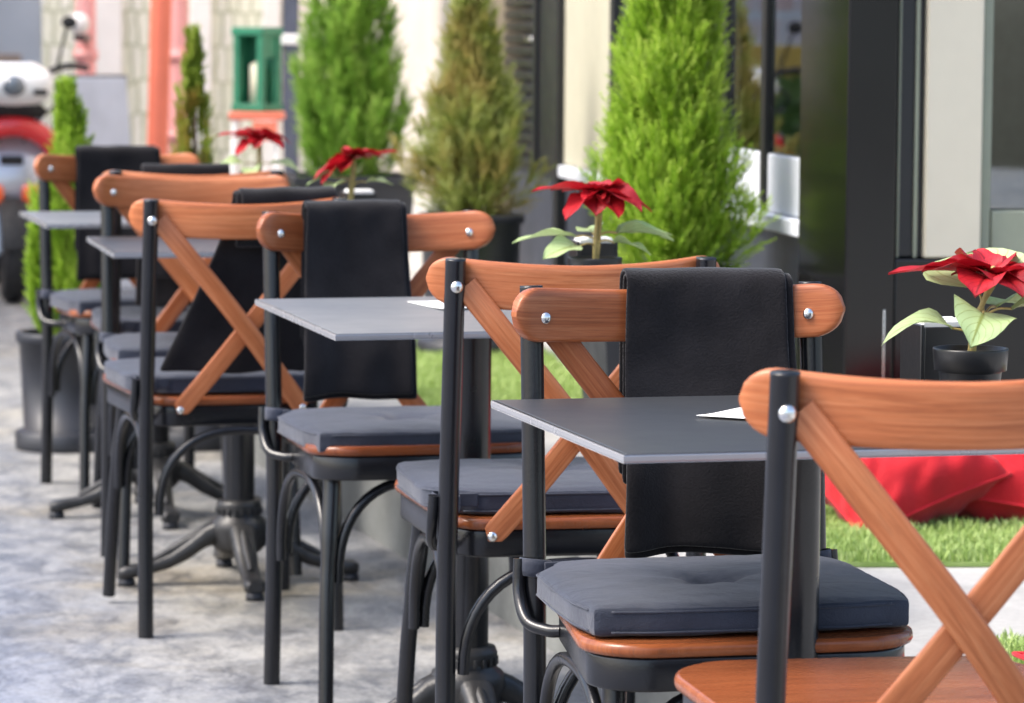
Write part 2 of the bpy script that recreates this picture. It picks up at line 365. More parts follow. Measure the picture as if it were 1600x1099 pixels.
def make_chair():
    r=thing('cross_back_chair','','chair')
    rail=rail_mesh().build('back_rail',WOOD,r)
    for s in (-1,1):
        bolt(rail,(s*.178,rail_y(.178)+.0125,.832),1)
        leg=MB().tube(curve([(s*.194,-.034,0),(s*.192,-.012,.25),(s*.191,-.010,.45),(s*.190,-.026,.68),(s*.1895,-.040,.857),(s*.1895,-.0405,.864)],8),[.0155]*40+[.0125],16).build('rear_leg',BLACK,r)
        b=MB(); b.ball((s*.1895,-.0550,.832),.0095,.006,.0095,12,8); b.build('bolt',STEEL,leg)
        c=MB(); c.ball((s*.1895,-.0405,.864),.0125,.0125,.004,12,6); c.build('end_cap',BLACK,leg)
    for sg,bk in ((1,.010),(-1,0)):
        br=brace_mesh(sg,bk).build('cross_brace',WOOD,r); bolt(br,(sg*.1235,-.0145,.4525),-1)
    for s in (-1,1):
        MB().tube(curve([(s*.188,.415,0),(s*.180,.396,.22),(s*.167,.376,.38),(s*.165,.37,.42)],7),[.0135]*10+[.0155]*12,16).build('front_leg',BLACK,r)
    seat=slab(MB(),seat_outline(),.458,.475,.006).build('seat',SEATW,r)
    slab(MB(),seat_outline(.010),.415,.4575,.004).build('seat_apron',BLACK,r)
    def arch(p,q,top,out):
        p,q=Vector(p),Vector(q); pts=[]
        for k in range(25):
            a=pi*k/24; m=(p+q)/2+(p-q)/2*math.copysign(abs(cos(a))**.8,cos(a)); m.z=p.z+(top-p.z)*sin(a)**.85; pts.append(m)
        MB().tube(pts,.0092,10).build('leg_arch',BLACK,r)
    arch((-.166,-.018,.245),(.166,-.018,.245),.410,0)
    arch((-.158,.385,.235),(.158,.385,.235),.410,0)
    for s in (-1,1):
        arch((s*.184,.012,.235),(s*.176,.372,.235),.410,0)
        MB().tube(curve([(s*.212,-.008,.515),(s*.2135,-.002,.47),(s*.208,.025,.437),(s*.186,.050,.428),(s*.17,.06,.428)],8),.0085,10).build('seat_bracket',BLACK,r)
    return r
CH=make_chair()
def make_cushion_mesh(seed):
    mb=MB(); n=34; rx,ry,h,rr=.210,.203,.037,.009; cy=.212
    def shape(x,y,z):
        ix=max(-rx+rr,min(rx-rr,x)); iy=max(-ry+rr,min(ry-rr,y)); iz=max(-h/2+rr,min(h/2-rr,z))
        d=Vector((x-ix,y-iy,z-iz)); p=Vector((ix,iy,iz))
        if d.length>1e-6: p+=d.normalized()*rr
        # back corners cut for the posts, front corners rounded
        k=sm(.12,.20,abs(p.x))*sm(.10,.19,-p.y); p.x*=1-.16*k; p.y*=1-.06*k
        k=sm(.10,.19,abs(p.x))*sm(.10,.19,p.y); p.x*=1-.05*k; p.y*=1-.05*k
        if z>0:
            f=(1-min(1,abs(p.x)/rx)**3)*(1-min(1,abs(p.y)/ry)**3); p.z+=.010*f
            for (tx,ty) in ((.012,.02),):
                e=((p.x-tx)**2+(p.y-ty)**2)/.0010; p.z-=.022*math.exp(-e)
                ang=atan2(p.y-ty,p.x-tx); p.z-=.0065*math.exp(-((p.x-tx)**2+(p.y-ty)**2)/.010)*abs(cos(2.5*ang+seed+1.2*noise.noise(Vector((ang,seed,0)))))**3
        w=noise.noise(Vector((p.x*11+seed*3,p.y*11,p.z*30)))*.0048; w2=noise.noise(Vector((p.x*38,p.y*38+seed,p.z*50)))*.0012
        return p+Vector((w*.6,w*.6,w*.5+w2))+Vector((0,cy,.4755+h/2+.002))
    # six faces of a subdivided box
    def face(fn,a,b):
        mb.grid([[shape(*fn(-1+2*i/a,-1+2*j/b)) for j in range(b+1)] for i in range(a+1)])
    zz=h/2
    face(lambda a,b:(a*rx,b*ry,zz),n,n); face(lambda a,b:(a*rx,-b*ry,-zz),n,n)
    face(lambda a,b:(a*rx,-ry,b*zz),n,8); face(lambda a,b:(-a*rx,ry,b*zz),n,8)
    face(lambda a,b:(rx,a*ry,b*zz),n,8); face(lambda a,b:(-rx,-a*ry,b*zz),n,8)
    # seam welts round the top and bottom edge
    for z in (.4755+h/2+.002+zz-.006,.4755+h/2+.002-zz+.006):
        pts=[]
        for i in range(81):
            t=2*pi*i/80; a=math.copysign(abs(cos(t))**.22,cos(t)); b=math.copysign(abs(sin(t))**.22,sin(t))
            q=shape(a*rx,b*ry,0); pts.append(Vector((q.x*1.004,cy+(q.y-cy)*1.004,z)))
        mb.tube(pts,.0016,6,False)
    return mb
CHAIRS={}
NB={}
spec={ # x, y, yaw(deg), label
'A':(.447,3.685,9,'chair with no cushion, its bare glossy wooden seat showing at the lower right corner'),
'B':(.226,4.755,190.5,'chair facing us behind the nearest table, a black blanket folded over its wooden rail'),
'C':(.088,5.42,11,'chair turned away with a plain uncovered back rail, pushed in at the second table'),
'D':(-.243,6.62,195,'chair facing us beyond the second table, black blanket hanging to its seat cushion'),
'E':(-.545,7.185,16.5,'chair turned away with a black blanket slung askew behind its crossed slats'),
'F':(-.724,8.20,190,'chair facing us beyond the third table, long wooden rail bare of any blanket'),
'G':(-.757,8.56,12,'chair mostly hidden behind the bare rail of the third facing chair'),
'H':(-1.036,9.55,199,'farthest chair with a black blanket, beside the potted cypress on the pavement')}
TILT={'A':(2.2,0),'B':(0,.5)}                 # chairs standing a little askew on the uneven pavement
for i,(k,(x,y,a,lab)) in enumerate(spec.items()):
    c=CH if i==0 else copy_tree(CH)
    c.location=(x,y,0); c.rotation_euler.z=radians(a); c['label']='wood and black metal '+lab if len(lab.split())<11 else lab
    c['group']='cross-back cafe chairs along the pavement'; CHAIRS[k]=c
    if k in TILT: c.rotation_euler.x,c.rotation_euler.y=[radians(t) for t in TILT[k]]
# seat cushions, each tied to its chair
cl={'B':'slate blue seat cushion tied to the posts of the nearest chair facing us','C':'dark slate seat cushion on the turned-away chair at the second table',
'D':'slate seat cushion with a black blanket end resting on it beyond second table','E':'dark cushion under the askew blanket on the third turned-away chair',
'F':'pale blue-grey cushion on the chair with bare rail beyond third table','G':'cushion on the chair mostly hidden behind the bare-railed facing chair',
'H':'grey cushion on the farthest chair beside the potted cypress'}
CM=None
for i,(k,lab) in enumerate(cl.items()):
    x,y,a,_=spec[k]
    if CM is None:
        CM=thing('seat_cushion','','cushion'); make_cushion_mesh(1).build('cushion_pad',CUSH,CM)
        for s in (-1,1):
            mb=MB(); P=[]
            for j in range(25):
                t=2*pi*j/24; wob=.0007*sin(3*t)
                P.append([Vector((s*.1905+(.0195+wob+dr)*cos(t),-.010+(.0195+wob+dr)*sin(t),z+.003*sin(t+s))) for z,dr in ((.490,0),(.4905,.0016),(.498,.0024),(.506,.0022),(.5135,.0016),(.514,0))])
            mb.grid(P)
            mb.bbox(s*.160-.022,s*.160+.022,.008,.012,.491,.512,.0015)
            mb.build('tie_strap',CUSH,CM)
        c=CM
    else: c=copy_tree(CM)
    if k in TILT: c.rotation_euler.x,c.rotation_euler.y=[radians(t) for t in TILT[k]]
    else: c.rotation_euler.x=c.rotation_euler.y=0
    c.location=(x,y,0); c.rotation_euler.z=radians(a); c['label']=lab; c['group']='cushions tied onto the chairs'

# ------------------------------------------------------------------ blankets over back rails
def blanket(k, label, x0, x1, front, back, skew=0, side=1, layers=2, seed=0, flare=.03):
    """x0..x1 along the rail, front/back = height of the lower edges"""
    x,y,a,_=spec[k]; mb=MB(); top=.868
    def surf(off,shift,fz,bz,u0,u1,ins):
        zs=[]; nf=26
        P=[];nx=22
        for i in range(nx+1):
            s=i/nx; row=[]
            path=[]
            for j in range(nf+1): path.append(('f',fz+(top-fz)*j/nf))
            for j in range(1,8): path.append(('t',pi*j/8))
            for j in range(nf//2+1): path.append(('b',top-(top-bz)*j/(nf//2)))
            for typ,v in path:
                drop=0 if typ=='t' else max(0,top-v)
                xs=u0+(u1-u0)*s+shift
                if typ=='f': xs+=skew*(drop/(top-fz))**1.2*(1.25-.6*s)+ (s-.5)*flare*(drop/.4)
                xr=max(-.215,min(.215,xs)); yr=rail_y(xr); gap=.0105+.0055+off
                wv=sm(.05,.3,drop)
                fold=(.0055*sin(4.3*s*pi+seed+1.5*noise.noise(Vector((v*4,seed,2))))+.011*noise.noise(Vector((xs*14,v*5,seed))))*wv+.0035*noise.noise(Vector((xs*25,v*22,seed+4)))
                if typ=='f':   row.append(Vector((xs,yr*(1-wv*.4)+gap+fold+.012*wv+ins*wv,v+.010*(noise.noise(Vector((s*2.2,seed,7)))+.25)*sm(fz+.10,fz,v))))
                elif typ=='t': row.append(Vector((xs,yr+gap*cos(v),top+.003+gap*.75*sin(v)+.0025*noise.noise(Vector((xs*20,seed,1))))))
                else:          row.append(Vector((xs,yr-gap-max(0,fold*.6)-ins*wv,v)))
            P.append(row)
        return P
    for L in range(layers):
        P=surf(.0075*L+.001,(.006*L if L else 0),front+.010*L,back+.012*L,x0+.004*L,x1-.003*L,.004*L)
        mb.grid(P)
    o=mb.build('blanket',FLEECE,loc=(x,y,0),rotz=radians(a))
    if k in TILT: o.rotation_euler.x,o.rotation_euler.y=[radians(t) for t in TILT[k]]
    md=o.modifiers.new('thick','SOLIDIFY'); md.thickness=.0058; md.offset=0; md.use_rim=True
    sb=o.modifiers.new('soft','SUBSURF'); sb.levels=1; sb.render_levels=1
    return tag(o,label,'blanket','black blankets hung over chair rails')
blanket('B','black fleece blanket over the nearest facing chair, above the corner of the near table',-.158,.060,.512,.60,seed=1.3)
blanket('D','black blanket over the chair beyond the second table, its hem touching the slate cushion',-.060,.132,.521,.62,seed=2.2)
blanket('E','black blanket slung askew behind the crossed slats of a turned-away chair',-.022,.190,.521,.775,skew=-.10,seed=3.7)
blanket('H','black blanket on the farthest chair, beside the lemon cypress',-.115,.105,.535,.60,seed=4.1)
blanket('G','black blanket barely showing above the bare rail of the facing chair',-.125,.080,.545,.62,seed=5.1,layers=1)

# ------------------------------------------------------------------ tables
def make_table():
    r=thing('cafe_table','','table')
    top=MB(); h=.2985; top.bbox(-h+.0022,h-.0022,-h+.0022,h-.0022,.7315,.7400,.0010); top.build('tabletop',TABLE,r)
    e=MB(); ang=[(-h,-h),(h,-h),(h,h),(-h,h)]
    prof=[(-.0022,.7296),(.0014,.7300),(.0022,.7320),(.0022,.7372),(.0012,.7392),(-.0021,.7394)]
    P=[[Vector((cx+math.copysign(o_,cx),cy+math.copysign(o_,cy),z)) for cx,cy in ang] for o_,z in prof]
    e.grid(P,closed_v=True,smooth=False,flip=True); e.build('edge_band',EDGE,r)
    MB().box(-.12,.12,-.12,.12,.720,.7312).build('mounting_plate',IRON,r)
    MB().tube([(0,0,.14),(0,0,.7198)],.034,28).build('pedestal',BLACK,r)
    b=MB(); b.lathe([(.0342,.185),(.046,.183),(.050,.172),(.046,.160),(.047,.150),(.060,.140),(.066,.120),(.058,.100),(.060,.085),(.045,.070),(.0,.068)],n=28)
    for k in range(20):
        a=2*pi*k/20; b.bbox(-.003,.003,-.003,.003,.153,.167,.001,Matrix.Rotation(a,4,'Z')@Matrix.Translation((.0485,0,0)))
    base=b.build('pedestal_base',IRON,r)
    for k in range(4):
        a=pi/2*k; M=Matrix.Rotation(a,4,'Z'); f=MB(); P=[]
        path=[(.045,.118,.030,.026),(.075,.105,.028,.025),(.11,.078,.025,.022),(.15,.054,.022,.017),(.19,.040,.020,.014),(.225,.033,.021,.014),(.25,.030,.024,.016),(.262,.029,.016,.010)]
        for (d,z,w,t) in path:
            P.append([M@Vector((d,p*1.0,z+q)) for p,q in superell(14,w,t,3)])
        f.grid(P,closed_v=True); f.add(P[-1],[tuple(range(14))]); 
        f.tube([M@Vector((.07,0,.12)),M@Vector((.13,0,.085)),M@Vector((.19,0,.055))],[.012,.010,.006],8)
        ft=f.build('foot',IRON,base)
        gl=MB(); gl.lathe([(0,.018),(.016,.018),(.019,.010),(.019,0),(0,0)],n=14,M=M@Matrix.Translation((.245,0,0))); gl.build('glide',PLASTIC,ft)
    return r
tabs=[(.340,4.342,14.5,'nearest square grey table, its corner between the bare-seated chair and the blanketed chair'),
(-.071,5.97,16,'second square table from us, grey top with painted sky sheen and a sheet of paper'),
(-.591,7.815,12,'third square table, half hidden behind the chair with the askew blanket'),
(-.879,8.895,13.9,'farthest square table, top with painted sky sheen just left of the bare wooden rail')]
TB=None; SKY_TOP=None
for i,(x,y,a,lab) in enumerate(tabs):
    if TB is None: TB=make_table(); c=TB
    else: c=copy_tree(TB)
    if i in (1,3):                # same laminate on two tables, bright sky reflection painted in as paler colour
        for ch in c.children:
            if ch.name.startswith('tabletop'): ch.data=SKY_TOP or ch.data.copy(); SKY_TOP=ch.data; ch.data.materials[0]=TABLE_SKY
    if i==1: c.rotation_euler.x=radians(1.0)
    elif i: c.rotation_euler.x=0
    c.location=(x,y,0); c.rotation_euler.z=radians(a); c['label']=lab; c['group']='square pedestal cafe tables'

# ------------------------------------------------------------------ things on the tables
def top_z(x,y):
    tx,ty,ta,_=tabs[1]; dx,dy=x-tx,y-ty; ly=-dx*sin(radians(ta))+dy*cos(radians(ta))
    return .7405+(sin(radians(1.0))*ly+.0003 if abs(dx)<.42 and abs(dy)<.42 else 0)
def leaf(mb, base, yaw, pitch, length, width, droop=.5, fold=.25, roll=0, lob=0, nseg=9):
    P=[];U=[]
    M=Matrix.Translation(base)@Matrix.Rotation(yaw,4,'Z')@Matrix.Rotation(-pitch,4,'Y')@Matrix.Rotation(roll,4,'X')
    for i in range(nseg+1):
        t=i/nseg; w=width*.5*(sin(pi*min(1,t**.72))**.85)*(1+lob*.22*sin(9*t)) if 0<t<1 else .0006
        ang=-droop*t; x=length*(sin(droop*t)/droop if abs(droop)>1e-4 else t); z=-length*(1-cos(droop*t))/droop if abs(droop)>1e-4 else 0
        row=[];uu=[]
        for j in range(-3,4):
            v=j/3; row.append(M@Vector((x,w*v*cos(fold*abs(v)),z+w*abs(v)*fold+.003*sin(11*t+2.3*v)*abs(v)))); uu.append((t,v))
        P.append(row);U.append(uu)
    mb.grid(P,uvs=U)
def poinsettia(x,y,label,seed,bracts,leaves,lean=(.012,0),hz=.165):
    r=thing('potted_poinsettia',label,'potted plant',(x,y,top_z(x,y)+.0006),0,'poinsettias on the cafe tables')
    rnd=random.Random(seed)
    p=MB(); p.lathe([(0,0),(.031,0),(.033,.003),(.0385,.050),(.0395,.052),(.0445,.053),(.0465,.078),(.0462,.080),(.043,.080),(.041,.070),(0,.068)],n=32)
    pot=p.build('pot',POTB,r)
    s=MB(); s.lathe([(0,.0745),(.02,.0752),(.0412,.0735)],n=20); s.build('soil',SOIL,pot)
    tip=Vector((lean[0],lean[1],hz)); st=MB(); st.tube(curve([(0,0,.072),(lean[0]*.2,lean[1]*.2,.11),(lean[0]*.8,lean[1]*.8,.145),tip],5),[.0042]*8+[.0034]*8,8)
    st.tube(curve([(.004,0,.072),(.008,.002,.12),(lean[0]+.006,lean[1],hz-.01)],5),.003,8)
    b=MB()
    for (yw,pt,ln,wd,dr) in bracts: leaf(b,tip+Vector((0,0,rnd.uniform(-.006,.006))),radians(yw),radians(pt),ln,wd*1.32,dr,.35,rnd.uniform(-.2,.2),.5)
    for k in range(9): leaf(b,tip+Vector((0,0,.002)),rnd.uniform(0,2*pi),rnd.uniform(.05,.75),rnd.uniform(.038,.065),rnd.uniform(.028,.042),rnd.uniform(.2,.9),.4,0,.4)
    l=MB()
    for (yw,pt,ln,wd,dr,z) in leaves:
        b0=Vector((lean[0]*z/hz,lean[1]*z/hz,z)); d=Vector((cos(radians(yw)),sin(radians(yw)),sin(radians(pt))))
        e=b0+d*.035; st.tube(curve([b0,b0+d*.018+Vector((0,0,.004)),e],4),.0016,6)
        leaf(l,e,radians(yw),radians(pt),ln,wd,dr,.3,rnd.uniform(-.35,.35),.3)
    st.build('stem',STEM,r); b.build('bracts',BRACT,r); l.build('leaves',LEAF,r)
    c=MB()
    for k in range(7): c.ball(tip+Vector((rnd.uniform(-.007,.007),rnd.uniform(-.007,.007),.006+rnd.uniform(0,.004))),.0032)
    c.build('flower_buds',STEM,r)
    return r
BR=[(190,16,.105,.045,.5),(165,10,.075,.04,.3),(225,-14,.085,.046,.5),(-10,12,.09,.05,.9),(-40,4,.092,.05,.8),(45,20,.07,.045,.7),(110,25,.075,.045,.6),(265,-12,.06,.042,.7),(300,0,.075,.045,.8),(140,18,.07,.04,.5)]
poinsettia(.563,4.43,'red poinsettia in a black pot at the right on the nearest table',11,
  [(178,10,.125,.05,.35),(195,14,.09,.05,.5),(150,18,.09,.05,.6),(250,10,.085,.06,.8),(290,6,.085,.055,.8),(-5,10,.11,.055,.8),(20,4,.11,.05,.6),(70,22,.08,.05,.6),(110,22,.08,.05,.5),(-35,2,.10,.055,.8)],
  [(186,28,.098,.062,1.5,.088),(95,50,.075,.135,.5,.122),(262,8,.085,.085,1.3,.120),(-25,16,.12,.085,.7,.12),(60,15,.08,.06,.6,.12)],(.022,0),.170)
poinsettia(.139,6.12,'red poinsettia with drooping pale leaves in a pot on the second table',5,[(a_,b_,c_*1.1,d_*1.12,e_) for a_,b_,c_,d_,e_ in BR],
  [(185,8,.11,.07,.5,.11),(215,0,.075,.062,.6,.10),(-8,10,.10,.06,.6,.115),(-30,2,.075,.055,.6,.105),(20,12,.11,.05,.6,.115),(100,15,.07,.05,.5,.11)],(.004,0),.186)
poinsettia(-.360,7.985,'red poinsettia with a bent flower head on the third table',8,
  [(200,-4,.105,.05,.8),(212,-8,.10,.05,.9),(5,14,.10,.05,.1),(-20,8,.075,.045,.4),(170,6,.06,.04,.6),(30,12,.085,.045,.2),(240,-6,.06,.05,.8)],
  [(195,10,.075,.065,.9,.13),(-15,12,.06,.05,.6,.12),(230,0,.06,.06,.8,.125),(-2,-14,.09,.04,.4,.085)],(.006,0),.180)
poinsettia(-.640,9.09,'red poinsettia on the farthest table, in front of the green lantern',9,BR[:8],
  [(200,8,.08,.07,.8,.12),(-20,8,.08,.07,.8,.12),(260,0,.06,.06,.7,.115)],(0,0),.19)
def holder(x,y,rot,label):
    r=thing('napkin_holder',label,'napkin holder',(x,y,top_z(x,y)+.0006),rot,'black napkin holders on the cafe tables')
    b=MB(); w,d,h=.036,.036,.100
    b.bbox(-w,w,-d,d,0,.008,.002); b.bbox(-w,-w+.005,-d,d,.008,h,.0015); b.bbox(w-.005,w,-d,d,.008,h,.0015); b.bbox(-w+.005,w-.005,d-.005,d,.008,h,.0015); b.bbox(-w+.005,w-.005,-d,-d+.005,.008,h*.97,.0015)
    b.build('holder_box',POTB,r)
    n=MB()
    for k in range(9): 
        yy=-.026+.0062*k; n.bbox(-w+.007,w-.007,yy,yy+.0052,.01,h+.003+.003*sin(k*2.1),.001)
    n.build('napkins',PAPER,r); return r
holder(.538,4.57,radians(15),'black box of white napkins behind the poinsettia on the nearest table')
holder(.139,6.235,radians(10),'black box of white napkins behind the second table poinsettia')
holder(-.345,8.10,radians(12),'black napkin box on the third table under the bent red flower')
holder(-.655,9.20,radians(12),'black napkin box behind the poinsettia on the farthest table')
def jar(x,y,label):
    r=thing('sugar_jar',label,'jar',(x,y,top_z(x,y)+.0004),0,'small amber jars beside the napkin boxes')
    j=MB(); j.lathe([(0,0),(.014,0),(.016,.004),(.016,.034),(.012,.042),(.012,.047),(0,.047)],n=18); j.build('jar_body',AMBER,r)
    l=MB(); l.lathe([(.0122,.0472),(.0135,.0475),(.0135,.056),(0,.058)],n=18); l.build('lid',POTB,r)
jar(.085,6.14,'small amber jar just left of the poinsettia pot on second table'); jar(-.405,7.93,'small amber jar left of the poinsettia on third table')
def sheet(x,y,rot,w,d,label,n=1):
    mb=MB(); P=[[Vector((w*(i/8-.5),d*(j/5-.5),.0012+.0035*sm(.6,1,i/8)*(j/5)+.002*sm(.3,0,j/5))) for j in range(6)] for i in range(9)]
    mb.grid(P); o=mb.build('paper_sheet',PAPER,loc=(x,y,top_z(x,y)),rotz=rot)
    if top_z(x,y)!=.7405: o.rotation_euler.x=radians(1.0)
    md=o.modifiers.new('thick','SOLIDIFY'); md.thickness=.0006
    return tag(o,label,'paper sheet','paper sheets lying on the tables')
q=at(1190,651,.741); sheet(q.x+.03,q.y,radians(-28),.18,.13,'white paper sheet on the nearest table, partly behind the near chair rail')
q=at(735,478,.741); sheet(q.x+.01,q.y,radians(25),.19,.15,'white paper sheet on the second table beside the turned-away chair')

# ------------------------------------------------------------------ cypresses in planters
def crown_mesh(H, prof, n, seed, L=(.05,.09), wid=.002, up=1.2, out=.6, loose=0, tw=6, per=36):
    """ascending plumes; every plume carries fine feathery sprays of thread-like twigs"""
    rnd=random.Random(seed); mb=MB(); V=[];F=[];U=[]
    def blade(q0,dd,l,w,sd,uv):
        b=len(V); sd=sd.normalized()*w; V.extend([q0-sd*.5,q0+dd*l*.5+sd,q0+dd*l,q0+dd*l*.5-sd]); F.append((b,b+1,b+2,b+3)); U.extend([uv]*4)
    def G(): return Vector((rnd.gauss(0,1),rnd.gauss(0,1),rnd.gauss(0,1)))
    for _ in range(max(1,n//per)):
        z=H*(.93*rnd.random()**1.25); a=rnd.uniform(0,2*pi); pc=rnd.random()
        o=Vector((cos(a),sin(a),0)); tg=Vector((-sin(a),cos(a),0))
        pl=rnd.uniform(.13,.24)*(1.15-.55*z/H); R0=prof(z/H); zt=min(H*.995,z+pl*.95); R1=prof(zt/H)
        f=1-.75*rnd.random()**2.2 if rnd.random()<.82 else rnd.uniform(.05,.5)
        ex=1.0+rnd.uniform(-.18,.22)+(rnd.random()<loose)*rnd.uniform(.1,.4)
        r0=R0*.55*f; r1=max(.004,R1*f*ex)
        p0=o*r0+Vector((0,0,z-.02)); p2=o*r1+tg*rnd.uniform(-.03,.03)+Vector((0,0,zt)); p1=(p0+p2)/2+o*(.25*(r1-r0)+.012*f)-Vector((0,0,.02))
        for k in range(per):
            t=rnd.random()**.8; p=p0*(1-t)**2+p1*2*t*(1-t)+p2*t*t
            ax=((p1-p0)*(1-t)+(p2-p1)*t).normalized(); sd=G(); sd=(sd-ax*sd.dot(ax)).normalized()
            wr=.038*(1-.7*t)*(R0/.15 if R0<.15 else 1); ln=rnd.uniform(*L)*(1.0-.35*t)*(.75+.25*min(1,R0/.12))
            d=(ax*rnd.uniform(.7,1.2)+sd*rnd.uniform(.15,.75)+o*out*.25*rnd.random()+Vector((0,0,up*.2))).normalized()
            p=p+sd*wr*rnd.random()*.6-d*ln*.3
            s=d.cross(G()); s=s.normalized() if s.length>1e-3 else tg
            bend=o*rnd.uniform(-.1,.45)+Vector((0,0,rnd.uniform(-.35,.1))); nrm=d.cross(s).normalized(); q=p; dd=d.copy(); st=ln/(tw+1)
            for i in range(tw+1):
                uv=(pc,(i+rnd.random()*2)/(tw+2)*(.5+.5*t))
                blade(q,dd,st*1.25,wid*.7,s,uv); q=q+dd*st; dd=(dd+bend*(.9/(tw+1))).normalized(); tl=ln*.44*(1-.7*i/tw)
                for sg in (-1,1):
                    e=(dd*.9+s*sg*rnd.uniform(.35,.7)+nrm*rnd.uniform(-.35,.35)).normalized(); blade(q,e,tl*rnd.uniform(.7,1.2),wid*rnd.uniform(.7,1.2),dd.cross(e)+nrm*.8,uv)
    mb.add(V,F,False,U); return mb
def planter_mesh(kind, w, h):
    mb=MB()
    if kind=='square':
        b=.86; P=[]
        for (k,z) in ((b,0),(b,.002),(.99,h-.03),(1.05,h-.03),(1.05,h-.002),(1.04,h),(.97,h),(.95,h-.05)):
            P.append([Vector((sx*w/2*k,sy*w/2*k,z)) for sx,sy in ((-1,-1),(1,-1),(1,1),(-1,1))])
        mb.grid(P,closed_v=True,smooth=False,flip=True)
    else:
        r=w/2; mb.lathe([(0,0),(r*1.04,0),(r*1.06,.01),(r*1.06,.048),(r*1.0,.055),(r*.88,.056),(r*.97,h-.03),(r*1.03,h-.028),(r*1.05,h-.004),(r*1.02,h),(r*.95,h),(r*.93,h-.04)],n=36)
    return mb
def potted(name_label, x,y,z, kind, w,h, H, prof, n, mat, seed, rot=0, **kw):
    r=thing('potted_cypress',name_label,'potted tree',(x,y,z),rot,'cypresses in dark planters')
    pl=planter_mesh(kind,w,h).build('planter',PLASTIC,r)
    s=MB(); k=w*.46; s.grid([[Vector((-k+2*k*i/6,-k+2*k*j/6,h-.035+.006*noise.noise(Vector((i*.9,j*.9,seed))))) for j in range(7)] for i in range(7)],flip=False) if kind=='square' else s.lathe([(0,h-.03),(k*.6,h-.032),(k,h-.036)],n=20)
    s.build('soil',SOIL,pl)
    MB().tube(curve([(0,0,h-.04),(.006,-.004,h+H*.3),(0,0,h+H*.92)],6),[.014-.0009*i for i in range(13)],8).build('trunk',BARK,r)
    c=crown_mesh(H,prof,n,seed,**kw); c.v=[(a,b,cc+h-.02) for a,b,cc in c.v]; c.build('crown',mat,r); return r
def lerpprof(pts):
    def f(t):
        for (a,ra),(b,rb) in zip(pts,pts[1:]):
            if t<=b: return ra+(rb-ra)*sm(a,b,t) if b>a else rb
        return pts[-1][1]
    return f
potted('tall bright lemon cypress in a dark planter by the cafe window, right of centre',.352,8.12,PLAT,'square',.37,.42,1.08,
  lerpprof([(0,.15),(.05,.215),(.15,.165),(.28,.138),(.44,.118),(.57,.09),(.8,.055),(1,.008)]),10500,LEMON,3,radians(9),up=1.2,out=1.0,L=(.05,.105),loose=.1,per=22,wid=.0020)
potted('browning olive cypress in a pot in front of the pale stone wall',-.122,10.55,PLAT,'round',.30,.42,.78,
  lerpprof([(0,.12),(.12,.165),(.28,.165),(.45,.115),(.65,.062),(.85,.035),(1,.006)]),5600,OLIVE,5,0,up=.7,out=1.6,L=(.05,.11),loose=.35,per=18,wid=.002)
potted('tall dense green cypress in a square dark planter beside the stone wall',-.603,13.3,PLAT,'square',.43,.42,1.6,
  lerpprof([(0,.20),(.08,.195),(.2,.185),(.4,.165),(.6,.13),(.8,.08),(1,.012)]),9500,GREEN,7,radians(10),up=1.3,out=.9,L=(.06,.12),per=22,wid=.0028)
potted('small pointed lemon cypress in a round black pot on the pavement at left',-1.272,10.33,0,'round',.285,.335,.73,
  lerpprof([(0,.14),(.12,.14),(.3,.105),(.5,.088),(.7,.066),(.88,.036),(1,.004)]),5200,LEMON,9,0,up=1.8,L=(.04,.08),wid=.0022)
potted('thin cypress with browned tip in a round pot near the coral pipe',-.915,10.38,0,'round',.25,.335,.88,
  lerpprof([(0,.10),(.25,.075),(.5,.062),(.75,.038),(1,.004)]),2600,LEMONB,13,0,up=1.9,L=(.04,.085),wid=.0022)
# leafy ferns by the far wall
def fern(x,y,z,label,seed,n=26,sz=.16):
    r=thing('leafy_plant',label,'plant',(x,y,z),0,'leafy plants by the far wall'); rnd=random.Random(seed)
    p=MB(); p.lathe([(0,0),(.07,0),(.09,.14),(.095,.15),(.085,.15),(0,.14)],n=20); p.build('pot',PLASTIC,r)
    f=MB()
    for i in range(n):
        a=rnd.uniform(0,2*pi); pt=rnd.uniform(.3,1.35); ln=sz*rnd.uniform(.7,1.3)
        base=Vector((rnd.uniform(-.03,.03),rnd.uniform(-.03,.03),.14))
        for j in range(9):
            t=j/9; d=Vector((cos(a)*cos(pt-t*.9),sin(a)*cos(pt-t*.9),sin(pt-t*.9))); q=base+d*ln*t
            for sg in (-1,1): leaf(f,q,a+sg*1.0,pt-t-.1,ln*.32*(1-t*.6),.022,.4,.2,0,0,4)
    f.build('fronds',GREEN,r)
fern(-.98,12.6,.33,'loose green fern behind the rail of the bare-railed chair',2); fern(-.82,13.6,.42,'leafy fern just left of the tall dense cypress',6,30,.2); fern(-1.15,13.4,.38,'low green fern beside the green lantern',4,24,.17)
for (x,y,h,lab) in ((-.98,12.6,.33,'low dark plinth under the fern behind the bare-railed chair'),(-.82,13.6,.42,'dark plinth under the fern left of tall dense cypress'),(-1.15,13.4,.38,'dark plinth under the fern beside the green lantern')):
    m=MB(); m.bbox(-.11,.11,-.11,.11,0,h-.001-PLAT,.006); tag(m.build('plinth',PLASTIC,loc=(x,y,PLAT+.001)),lab,'plinth','plinths under the leafy plants')

